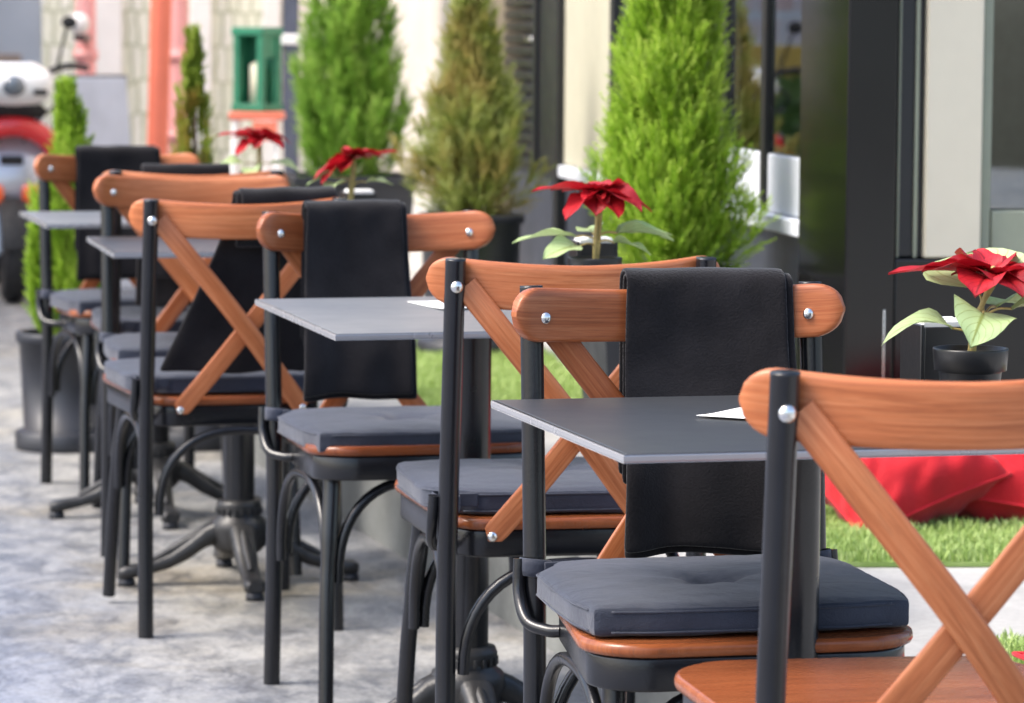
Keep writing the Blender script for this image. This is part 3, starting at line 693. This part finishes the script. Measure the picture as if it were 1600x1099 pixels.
# ------------------------------------------------------------------ red floor cushions on the turf
def pillow(x,y,z,rot,sx,sy,t,label,seed):
    mb=MB(); n=30
    def pt(u,v,sg):
        e=(1-abs(u)**2.6)*(1-abs(v)**2.6); pin=1-.07*(1-abs(u))*0-.08*(1-u*u)*(abs(v)>.999)*0
        x_=u*sx*(1-.07*(1-v*v)); y_=v*sy*(1-.07*(1-u*u))
        z_=sg*t*max(e,0)**.5
        cr=abs(noise.noise(Vector((u*2.0+v*1.1+seed,v*2.6-u,sg)))); z_+=(.016*noise.noise(Vector((u*2.2+seed,v*2.2,sg)))-.012*math.exp(-(cr/.13)**2))*(e>0)*min(1,e*3)+.006*sin(9*(u*.7+v)+seed)*min(1,e*2)*noise.noise(Vector((u*3,v*3,seed)))*2
        ed=max(abs(u),abs(v)); z_+=.010*sin(14*(u-v)+seed)*sm(.7,.95,ed)*min(1,e*5)
        return Vector((x_,y_,z_))
    for sg in (1,-1): mb.grid([[pt(-1+2*i/n,-1+2*j/n,sg) for j in range(n+1)] for i in range(n+1)],flip=(sg<0))
    o=mb.build('floor_cushion',RED,loc=(x,y,z)); o.rotation_euler=rot
    pts=[]
    for k in range(4*n+1):
        s=k%(4*n); q=s//n; a=-1+2*(s%n)/n; u,v=[(a,-1),(1,a),(-a,1),(-1,-a)][q]; pts.append(pt(u,v,1))
    w=MB(); w.tube(pts,.004,6,False); w.build('piping',RED,o)
    return tag(o,label,'floor cushion','red floor cushions on the turf')
pillow(.735,6.93,PLAT+.130,(radians(27),radians(-20),radians(20)),.165,.16,.105,'big red cushion leaning left of the other on the turf mat',1.0)
pillow(1.005,7.00,PLAT+.115,(radians(22),radians(8),radians(-12)),.175,.165,.10,'red cushion at the right edge partly behind the big red one',3.0)
pillow(1.01,5.13,PLAT+.042,(radians(0),radians(0),radians(8)),.24,.2,.034,'red cushion lying flat on the turf at the lower right',5.0)

# ------------------------------------------------------------------ cafe building
FA=Vector((.690,7.50,0)); FD=radians(98.75)
GLOSS=plain('dark_gloss_cladding',(.005,.0048,.0048,1),.20,.2,3,spec=.5); DARKF=plain('dark_window_frame',(.010,.0105,.012,1),.35,.2,12)
BEIGE=plain('beige_panel',(.56,.52,.41,1),.6,.05,5); SILLW=plain('pale_sill_paint',(.72,.75,.80,1),.35,.05,8)
SLATE=plain('slate_base_panel',(.040,.046,.062,1),.40,.2,6,.1); GRYG=plain('grey_green_frame',(.24,.26,.19,1),.4,.1,8)
def m_glass():
    t=NT('window_glass'); gl=t.n('ShaderNodeBsdfGlossy'); gl.inputs['Roughness'].default_value=.015; gl.inputs['Color'].default_value=(.95,.97,1,1)
    tr=t.n('ShaderNodeBsdfTransparent'); tr.inputs['Color'].default_value=(.80,.84,.84,1); fr=t.n('ShaderNodeFresnel'); fr.inputs['IOR'].default_value=2.8
    nz=t.noise(t.coord('Object'),2.5,2); bp=t.n('ShaderNodeBump'); bp.inputs['Strength'].default_value=.03; bp.inputs['Distance'].default_value=.01; t.l(nz,bp.inputs['Height']); t.l(bp.outputs[0],gl.inputs['Normal'])
    mx=t.n('ShaderNodeMixShader'); t.l(fr.outputs[0],mx.inputs[0]); t.l(tr.outputs[0],mx.inputs[1]); t.l(gl.outputs[0],mx.inputs[2]); t.l(mx.outputs[0],t.N['Material Output'].inputs['Surface']); return t.m
GLASS=m_glass()
CURT=plain('beige_curtain_cloth',(.30,.29,.19,1),.9,.15,20,.2); ROOM=plain('dim_interior',(.05,.048,.045,1),.8,.3,1)
cb=thing('cafe_building','dark framed cafe front with glossy corner pillar and big windows at right','building',FA,FD)
def cbp(name, m, boxes, parent=None, bev=.004):
    mb=MB()
    for b in boxes: mb.bbox(*b,bev)
    return mb.build(name,m,parent or cb)
TOP=3.4; Z0=PLAT+.001
cbp('corner_pillar',GLOSS,[(0,.43,-.105,0,Z0,TOP)])
cbp('base_panel',GLOSS,[(.012,.06,-3.2,-.108,Z0,.735)])
cbp('panel_seam',STEEL,[(-.002,.001,-.086,-.083,Z0,.63),(.008,.0115,-.60,-.597,Z0,.63)],bev=.0008)
wf=cbp('window_frame',DARKF,[(.030,.075,-.170,-.108,.737,TOP)])
cbp('frame_bead',GRYG,[(.022,.0295,-.119,-.114,.737,TOP),(.022,.0295,-.158,-.150,.737,TOP)],wf,.0015)
cbp('column',BEIGE,[(.012,.16,-.293,-.172,.737,TOP)])
wn=cbp('window',GRYG,[(.03,.09,-.318,-.295,.737,TOP),(.03,.09,-3.2,-.320,.737,.835),(.035,.08,-1.75,-1.71,.836,TOP)])
cbp('pane',GLASS,[(.050,.056,-3.2,-.320,.837,TOP)],wn,.001)
cu=MB(); P=[[Vector((.13+.022*sin(i*.55)+.006*sin(i*1.7+1),-.33-.018*i,z)) for z in (.76,1.5,2.4,TOP)] for i in range(150)]; cu.grid(P); cu.build('curtain',CURT,wn)
# street front, going away from the corner
cbp('street_base',SLATE,[(.432,4.85,-.10,-.030,Z0,.752)])
cbp('sill',SILLW,[(.432,3.66,-.10,-.004,.754,.790)])
w1=cbp('street_window',DARKF,[(.432,.460,-.09,-.030,.793,TOP),(.865,.915,-.09,-.020,.793,TOP),(1.30,1.60,-.10,-.020,.793,TOP),(1.602,2.80,-.09,-.025,2.9,TOP),(2.80,2.86,-.09,-.015,.793,TOP),(2.15,2.19,-.09,-.018,.793,TOP)])
cbp('ledge',SILLW,[(.462,.863,-.058,-.0275,.793,.925),(.917,1.298,-.058,-.0275,.793,.925)],w1)
cbp('pane',GLASS,[(.462,.863,-.037,-.032,.928,TOP),(.917,1.298,-.037,-.032,.928,TOP),(1.602,2.148,-.037,-.032,.793,2.9),(2.192,2.798,-.037,-.032,.793,2.9)],w1,.001)
cbp('blind',plain('roller_blind_cloth',(.42,.40,.30,1),.7,.06,6),[(2.862,3.66,-.09,-.022,.793,TOP)])
cbp('door_frame',DARKF,[(3.662,3.74,-.10,.0,.254,TOP),(3.742,4.10,-.10,-.012,.754,TOP),(4.102,4.16,-.10,.0,.754,TOP)])
sh=MB()
for k in range(66): sh.bbox(4.17,4.84,-.09,-.012,.756+.04*k,.790+.04*k,.008)
sh.build('roller_shutter',DARKF,cb)
cbp('conduit_clip',STEEL,[(4.20,4.32,-.011,-.001,1.165,1.18)])
cbp('fascia',DARKF,[(0,4.85,-.12,.03,TOP+.002,TOP+.6)])
cbp('inner_wall',ROOM,[(.3,.36,-3.2,-.30,.25,TOP),(.44,4.85,-.62,-.56,.25,TOP),(.06,4.85,-3.2,-.0,TOP+.61,TOP+.68)])
# neighbouring pale stone house
sbm=thing('stone_house','pale cream rendered house wall behind the cypress trees','building',FA,FD)
m=MB(); m.bbox(4.93,13.2,-.3,.03,.0,4.6,.01); m.build('wall',STONE,sbm)
m=MB(); m.bbox(4.855,4.928,-.3,.045,.25,4.6,.006); m.build('corner_trim',plain('ochre_trim',(.50,.40,.26,1),.7,.15,8),sbm)
m=MB(); m.bbox(4.93,13.2,.032,.05,PLAT,.55,.006); m.build('plinth',plain('pale_plinth',(.62,.60,.56,1),.8,.1,5),sbm)

# ------------------------------------------------------------------ far end of the lane
def m_siding():
    t=NT('cream_scalloped_cladding'); v=t.coord('Object',(1,1,1)); br=t.n('ShaderNodeTexBrick'); sw=t.n('ShaderNodeMapping'); sw.inputs['Rotation'].default_value=(radians(90),0,0)
    dn=t.n('ShaderNodeTexNoise'); dn.inputs['Scale'].default_value=9; t.l(v,dn.inputs['Vector']); vm=t.n('ShaderNodeVectorMath',operation='MULTIPLY_ADD'); t.l(dn.outputs['Color'],vm.inputs[0]); vm.inputs[1].default_value=(.05,.05,.09); t.l(v,vm.inputs[2]); t.l(vm.outputs[0],sw.inputs['Vector']); t.l(sw.outputs[0],br.inputs['Vector']); br.inputs['Scale'].default_value=1; br.inputs['Brick Width'].default_value=.066; br.inputs['Row Height'].default_value=.19
    br.inputs['Color1'].default_value=(.90,.90,.80,1); br.inputs['Color2'].default_value=(.82,.84,.68,1); br.inputs['Mortar'].default_value=(.55,.58,.42,1); br.inputs['Mortar Size'].default_value=.012; br.inputs['Mortar Smooth'].default_value=.6
    n_=t.noise(v,3,4); t.col(t.mix(.4,br.outputs['Color'],t.ramp(n_,[(.3,g(.75)),(.7,g(1.1))]),'MULTIPLY')); t.rough(.8); return t.m
SID=m_siding(); WHITE=plain('white_paint',(.88,.87,.84,1),.6,.06,4); CORAL=plain('coral_paint',(.80,.20,.12,1),.5,.08,5); PINK=plain('pink_paint',(.88,.42,.40,1),.5,.1,5)
sd=thing('shingled_house','cream green shingled house front closing the lane behind the coral pipe','building',(0,20,0))
def sdp(name,m,bx,bev=.01):
    mb=MB()
    for b in bx: mb.bbox(*b,bev)
    return mb.build(name,m,sd)
sdp('wall',SID,[(-2.60,-.75,0,.4,0,4.5)])
sdp('corner_board',WHITE,[(-2.30,-2.15,-.05,-.002,0,4.5),(-1.78,-1.66,-.05,-.002,0,4.5),(-1.38,-1.28,-.05,-.002,0,4.5)])
pp=thing('drain_pipe','thick coral pipe rising behind the thin browned cypress','pipe',(-1.745,17.6,0)); pp.rotation_euler.y=radians(1.6)
MB().tube([(0,0,0),(0,0,4)],.051,20).build('pipe_shaft',CORAL,pp)
MB().lathe([(.051,.3),(.061,.3),(.061,.36),(.051,.36)],n=20).build('pipe_collar',CORAL,pp)
for (u,lab) in ((279,'thin pink pipe just right of the thick coral pipe'),(134,'pink pipe left of the white corner board above the scooter')):
    q=atd(u,44,18.6); r_=thing('pink_pipe',lab,'pipe',(q.x,18.6,0),0,'pink pipes at the end of the lane'); MB().tube([(0,0,0),(0,0,4)],.052,16).build('pipe_shaft',PINK,r_)
    for z in (.62,1.03): MB().lathe([(.052,z),(.064,z),(.064,z+.05),(.052,z+.05)],n=16).build('pipe_collar',PINK,r_)
q=atd(120,40,18.2); gl=thing('wall_lamp','round white lamp on the pink pipe above the scooter','lamp',(q.x,18.3,0)); m=MB(); m.ball((0,0,1.215),.055); m.build('globe',WHITE,gl); m=MB(); m.bbox(-.03,.03,.0,.25,1.13,1.16,.004); m.build('bracket',DARKF,gl)
q=atd(455,44,15.8); dp=thing('service_post','dark blue grey post behind the green lantern','post',(q.x,15.8,0)); MB().bbox(-.034,.034,-.034,.034,0,3.6,.008).build('post_shaft',plain('blue_grey_paint',(.09,.10,.14,1),.45,.15,9),dp); MB().bbox(-.10,.045,-.045,.045,1.13,1.175,.006).build('cross_bracket',WHITE,dp)
# green lantern on a coral stool
q=atd(402,110,15); ln=thing('lantern','open green lantern box with a pale candle, left of the dark post','lantern',(q.x,15,.86),radians(-30))
GRN=plain('green_lantern_paint',(.03,.20,.11,1),.45,.15,12); 
m=MB(); a=.058
for sx in (-1,1):
    for sy in (-1,1): m.bbox(sx*a-.014,sx*a+.014,sy*a-.014,sy*a+.014,0,.33,.003)
m.bbox(-a-.02,a+.02,-a-.02,a+.02,-.001,.03,.004); m.bbox(-a-.02,a+.02,-a-.02,a+.02,.31,.345,.004); m.bbox(-a,a,a-.004,a+.004,.03,.31,.001); m.bbox(-a-.004,-a+.004,-a,a,.03,.31,.001); m.bbox(a-.004,a+.004,-a,a,.22,.31,.001); m.build('lantern_frame',GRN,ln)
m=MB(); m.lathe([(0,.031),(.032,.031),(.032,.19),(.01,.20),(0,.215)],n=18); m.build('candle',plain('candle_wax',(.85,.78,.58,1),.5,.05,8),ln)
st=thing('stool','coral topped stool carrying the green lantern','stool',(q.x,15,0)); m=MB(); m.bbox(-.11,.11,-.11,.11,.825,.857,.006); m.bbox(-.01,.09,-.115,-.111,.74,.82,.002); m.build('stool_top',CORAL,st)
for sx in (-1,1):
    for sy in (-1,1): MB().tube([(sx*.11,sy*.11,0),(sx*.085,sy*.085,.823)],.014,8).build('leg',WHITE,st)
# leaning sandwich board
q=atd(170,180,16.6); sb=thing('sandwich_board','grey sandwich board with dark edge standing left of the coral pipe','sign board',(q.x,16.6,0),radians(35))
m=MB(); m.bbox(-.17,.17,-.012,.012,0,.98,.006,Matrix.Rotation(radians(-9),4,'X')); m.build('front_board',plain('grey_board',(.52,.55,.62,1),.5,.1,5),sb)
m=MB(); m.bbox(-.18,.18,.0,.03,0,.99,.006,Matrix.Translation((0,.30,0))@Matrix.Rotation(radians(9),4,'X')); m.build('rear_board',PLASTIC,sb)
# far street backdrop houses
def m_far(name,c,w,win):
    t=NT(name); v=t.coord('Object'); n_=t.noise(v,.6,5,.6); d=tuple(x*.75 for x in c)+(1,); t.col(t.ramp(n_,[(.3,d),(.7,(*c,1))])); t.rough(.8); return t.m
fh=thing('grey_house','blue grey house at the far end of the lane above the scooter','building',(0,38,0)); m=MB(); m.bbox(-9.5,-2.2,0,.6,0,6,.02); m.build('wall',m_far('blue_grey_render',(.82,.77,.72),1,1),fh)
m=MB(); m.bbox(-5.55,-5.15,-.04,-.002,.2,.9,.01); m.bbox(-6.6,-6.0,-.04,-.002,.6,2.2,.01); m.build('door',plain('tan_door',(.55,.36,.24,1),.6,.1,3),fh)
m=MB(); m.bbox(-4.9,-4.45,-.06,-.002,.9,2.6,.02); m.build('shutter',plain('grey_shutter',(.20,.22,.28,1),.6,.1,3),fh)
# brick house across the lane: it is what the cafe glass mirrors
def m_brick():
    t=NT('brick_masonry'); v=t.coord('UV',(1,1,1)); br=t.n('ShaderNodeTexBrick'); t.l(v,br.inputs['Vector']); br.inputs['Scale'].default_value=1; br.inputs['Brick Width'].default_value=.42; br.inputs['Row Height'].default_value=.22
    br.inputs['Color1'].default_value=(.74,.42,.33,1); br.inputs['Color2'].default_value=(.82,.66,.60,1); br.inputs['Mortar'].default_value=(.80,.74,.68,1); br.inputs['Mortar Size'].default_value=.03
    t.col(br.outputs['Color']); t.rough(.85); return t.m
bh=thing('brick_house','brick house across the lane mirrored in the cafe window glass','building',(-6.2,26,0),radians(4))
m=MB(); m.box(-.5,0,-14,16,0,5.0); m.build('wall',m_brick(),bh); m=MB(); m.bbox(.001,.03,-14,16,.78,1.10,.005); m.build('painted_band',plain('ochre_band',(.88,.50,.07,1),.7,.12,2),bh)
hd=thing('clipped_hedge','clipped green hedge across the lane, mirrored low in the cafe window','hedge',(-5.7,26,0),radians(4))
rnd=random.Random(3); mb=MB(); V=[];F=[]
for _ in range(9000):
    p=Vector((rnd.uniform(-.3,.3),rnd.uniform(-13,14),.85*rnd.random()**.7)); a=Vector((rnd.gauss(0,1),rnd.gauss(0,1),rnd.gauss(0,1))).normalized(); b_=a.orthogonal().normalized(); s_=rnd.uniform(.04,.08); k=len(V)
    V+= [p,p+a*s_+b_*s_*.5,p+a*s_*2,p+a*s_-b_*s_*.5]; F.append((k,k+1,k+2,k+3))
mb.add(V,F,False); mb.build('foliage',HEDGE,hd); MB().tube([(0,-13,.1),(0,0,.12),(0,14,.1)],.05,8).build('stem',BARK,hd)

# ------------------------------------------------------------------ parked scooter at the left edge
q=atd(18,480,15.7); sc=thing('parked_scooter','red and silver scooter with white headlight cowl parked at the left edge','scooter',(q.x,15.75,0),radians(12))
SILV=plain('silver_scooter_paint',(.50,.53,.58,1),.25,.1,4,metal=.4,coat=.6); REDP=plain('red_scooter_paint',(.70,.025,.03,1),.25,.1,5,coat=.8); WHP=plain('white_scooter_paint',(.85,.85,.84,1),.25,.04,5,coat=.7); RUB=plain('tyre_rubber',(.012,.012,.013,1),.7,.3,40,.5); LENS=plain('orange_lens',(.85,.12,.02,1),.15,.1,8,coat=.8)
def wheel(y):
    w=MB(); P=[]
    for i in range(33):
        a=2*pi*i/32; P.append([Vector((p*1.0,y+(.175+q_)*cos(a),.215+(.175+q_)*sin(a))) for p,q_ in superell(12,.05,.04,2.5)])
    w.grid(P,closed_v=True); wo=w.build('wheel',RUB,sc)
    r=MB(); r.lathe([(.135,-.03),(.14,-.03),(.14,.03),(.135,.03),(.03,.02),(.03,-.02),(.135,-.03)],n=24,M=Matrix.Translation((0,y,.215))@Matrix.Rotation(pi/2,4,'Y')); r.build('rim',SILV,wo)
    d=MB(); d.lathe([(.02,.032),(.10,.032),(.10,.036),(.02,.036)],n=24,M=Matrix.Translation((0.02,y,.215))@Matrix.Rotation(pi/2,4,'Y')); d.build('brake_disc',STEEL,wo)
wheel(0); wheel(1.25)
def loft(sections, n=20, e=2.6):
    mb=MB(); P=[[Vector((c[0]+a,c[1],c[2]+b)) for a,b in superell(n,w,h,e)] for (c,w,h) in sections]
    mb.grid(P,closed_v=True); mb.add(P[0],[tuple(range(n))]); mb.add(P[-1],[tuple(range(n-1,-1,-1))]); return mb
def loftz(sections, n=22, e=2.6):
    mb=MB(); P=[[Vector((c[0]+a,c[1]+b,c[2])) for a,b in superell(n,w,h,e)] for (c,w,h) in sections]
    mb.grid(P,closed_v=True,flip=True); mb.add(P[0],[tuple(range(n-1,-1,-1))]); mb.add(P[-1],[tuple(range(n))]); return mb
loftz([((0,.10,.44),.13,.07),((0,.10,.50),.17,.09),((0,.12,.60),.19,.09),((0,.16,.70),.20,.08),((0,.19,.755),.18,.06)]).build('leg_shield',SILV,sc)
arc=MB(); pts=[Vector((.215*cos(t),.10-.09*sin(t),.57+.20*sin(t))) for t in [pi*(.02+.96*k/24) for k in range(25)]]; arc.tube(pts,.048,12); arc.build('shield_rim',REDP,sc)
m=MB()
for i in range(15):
    pass
P=[[Vector((x,(.225+.012*(1-(x/.06)**2))*cos(a)*1.0,.215+(.235+.012*(1-(x/.06)**2))*sin(a))) for x in (-.062,-.04,0,.04,.062)] for a in [radians(20+8*k) for k in range(20)]]; m.grid(P); m.build('front_mudguard',RUB,sc)
loftz([((0,.03,.86),.12,.09),((0,.0,.90),.165,.12),((0,-.01,.96),.185,.135),((0,.02,1.01),.165,.115),((0,.05,1.045),.10,.07)],e=2.2).build('headlight_cowl',WHP,sc)
loftz([((0,.06,.80),.13,.06),((0,.04,.835),.16,.09),((0,.03,.862),.13,.09)]).build('cowl_chin',RUB,sc)
m=MB(); m.ball((0,-.125,.945),.055,.03,.045); m.build('headlight',plain('lamp_glass',(.12,.14,.16,1),.05,.2,10,coat=1),sc)
for k in (-1,1):
    m=MB(); m.bbox(k*.115-.03,k*.115+.03,-.128,-.10,.905,.93,.008); m.build('vent',RUB,sc)
    MB().tube(curve([(k*.16,.02,.96),(k*.22,-.02,.90),(k*.12,.0,.80),(k*.05,.04,.70)],6),.006,6).build('brake_hose',RUB,sc)
    m=MB(); m.bbox(k*.21-.012,k*.21+.012,.02,.16,.45,.72,.01); m.build('side_trim',RUB,sc)
m=MB(); m.bbox(-.05,.05,.02,.05,.60,.64,.006); m.build('badge_plate',RUB,sc)
m=MB(); m.bbox(-.10,.10,.10,.30,.26,.44,.03); m.build('engine_block',RUB,sc)
for s in (-1,1):
    m=MB(); m.bbox(s*.09-.05,s*.09+.05,-.05,.03,.425,.515,.018); m.build('indicator',LENS,sc)
    MB().tube(curve([(s*.15,.06,1.0),(s*.25,.09,1.03),(s*.34,.13,1.02)],5),.014,8).build('handlebar',RUB,sc)
    mr=MB(); mr.tube([(s*.2,.05,1.03),(s*.24,.03,1.20)],.006,6); mr.ball((s*.25,.02,1.22),.035,.012,.028); mr.build('mirror',RUB,sc)
    MB().tube([(s*.06,.0,.215),(s*.065,.09,.62)],.018,8).build('fork',SILV,sc)
loft([((0,.22,.28),.14,.10),((0,.45,.24),.14,.06),((0,.72,.26),.15,.08),((0,.80,.45),.16,.2),((0,1.15,.55),.16,.16),((0,1.5,.62),.10,.08)]).build('body_shell',SILV,sc)
loft([((0,.62,.72),.10,.05),((0,.85,.74),.14,.06),((0,1.2,.76),.14,.06),((0,1.45,.80),.09,.05)]).build('saddle',RUB,sc)
m=MB(); m.bbox(-.16,.16,.20,.34,.30,.78,.03); m.build('inner_shield',RUB,sc)
MB().tube([(.10,.75,.12),(.22,.72,0)],.012,6).build('side_stand',IRON,sc)

# ------------------------------------------------------------------ light, sky, camera
W=bpy.data.worlds.new('World'); S.world=W; W.use_nodes=True; nt=W.node_tree
sky=nt.nodes.new('ShaderNodeTexSky'); sky.sky_type='NISHITA'; sky.sun_disc=False
EL,AZ=radians(52),radians(-106)           # azimuth measured from +Y towards +X
sky.sun_elevation=EL; sky.sun_rotation=AZ; sky.air_density=1.0; sky.dust_density=3.5; sky.ozone_density=1.0
bg=nt.nodes['Background']; bg.inputs['Strength'].default_value=.15
nt.links.new(sky.outputs[0],bg.inputs['Color'])
sl=bpy.data.lights.new('sun','SUN'); sl.energy=1.3; sl.angle=radians(22); sl.color=(1,.95,.88)
so=bpy.data.objects.new('sun',sl); COL.objects.link(so)
d=Vector((sin(AZ)*cos(EL),cos(AZ)*cos(EL),sin(EL))); so.rotation_euler=(-d).to_track_quat('-Z','Y').to_euler(); so.location=d*20
cd=bpy.data.cameras.new('camera'); cam=bpy.data.objects.new('camera',cd); COL.objects.link(cam); S.camera=cam
cam.location=(0,0,HC)
fwd=Vector((0,cos(PITCH),-sin(PITCH))); M=fwd.to_track_quat('-Z','Y').to_matrix()@Matrix.Rotation(ROLL,3,'Z')
cam.rotation_euler=M.to_euler(); cd.sensor_width=36; cd.lens=FPX/1600*36; cd.clip_end=500; cd.clip_start=.05
cd.dof.use_dof=True; cd.dof.focus_distance=4.75; cd.dof.aperture_fstop=9.0
S.view_settings.view_transform='Standard'; S.view_settings.look='None'; S.view_settings.exposure=1.5; S.view_settings.gamma=1
S.cycles.use_denoising=True; S.cycles.max_bounces=6; S.cycles.transparent_max_bounces=8
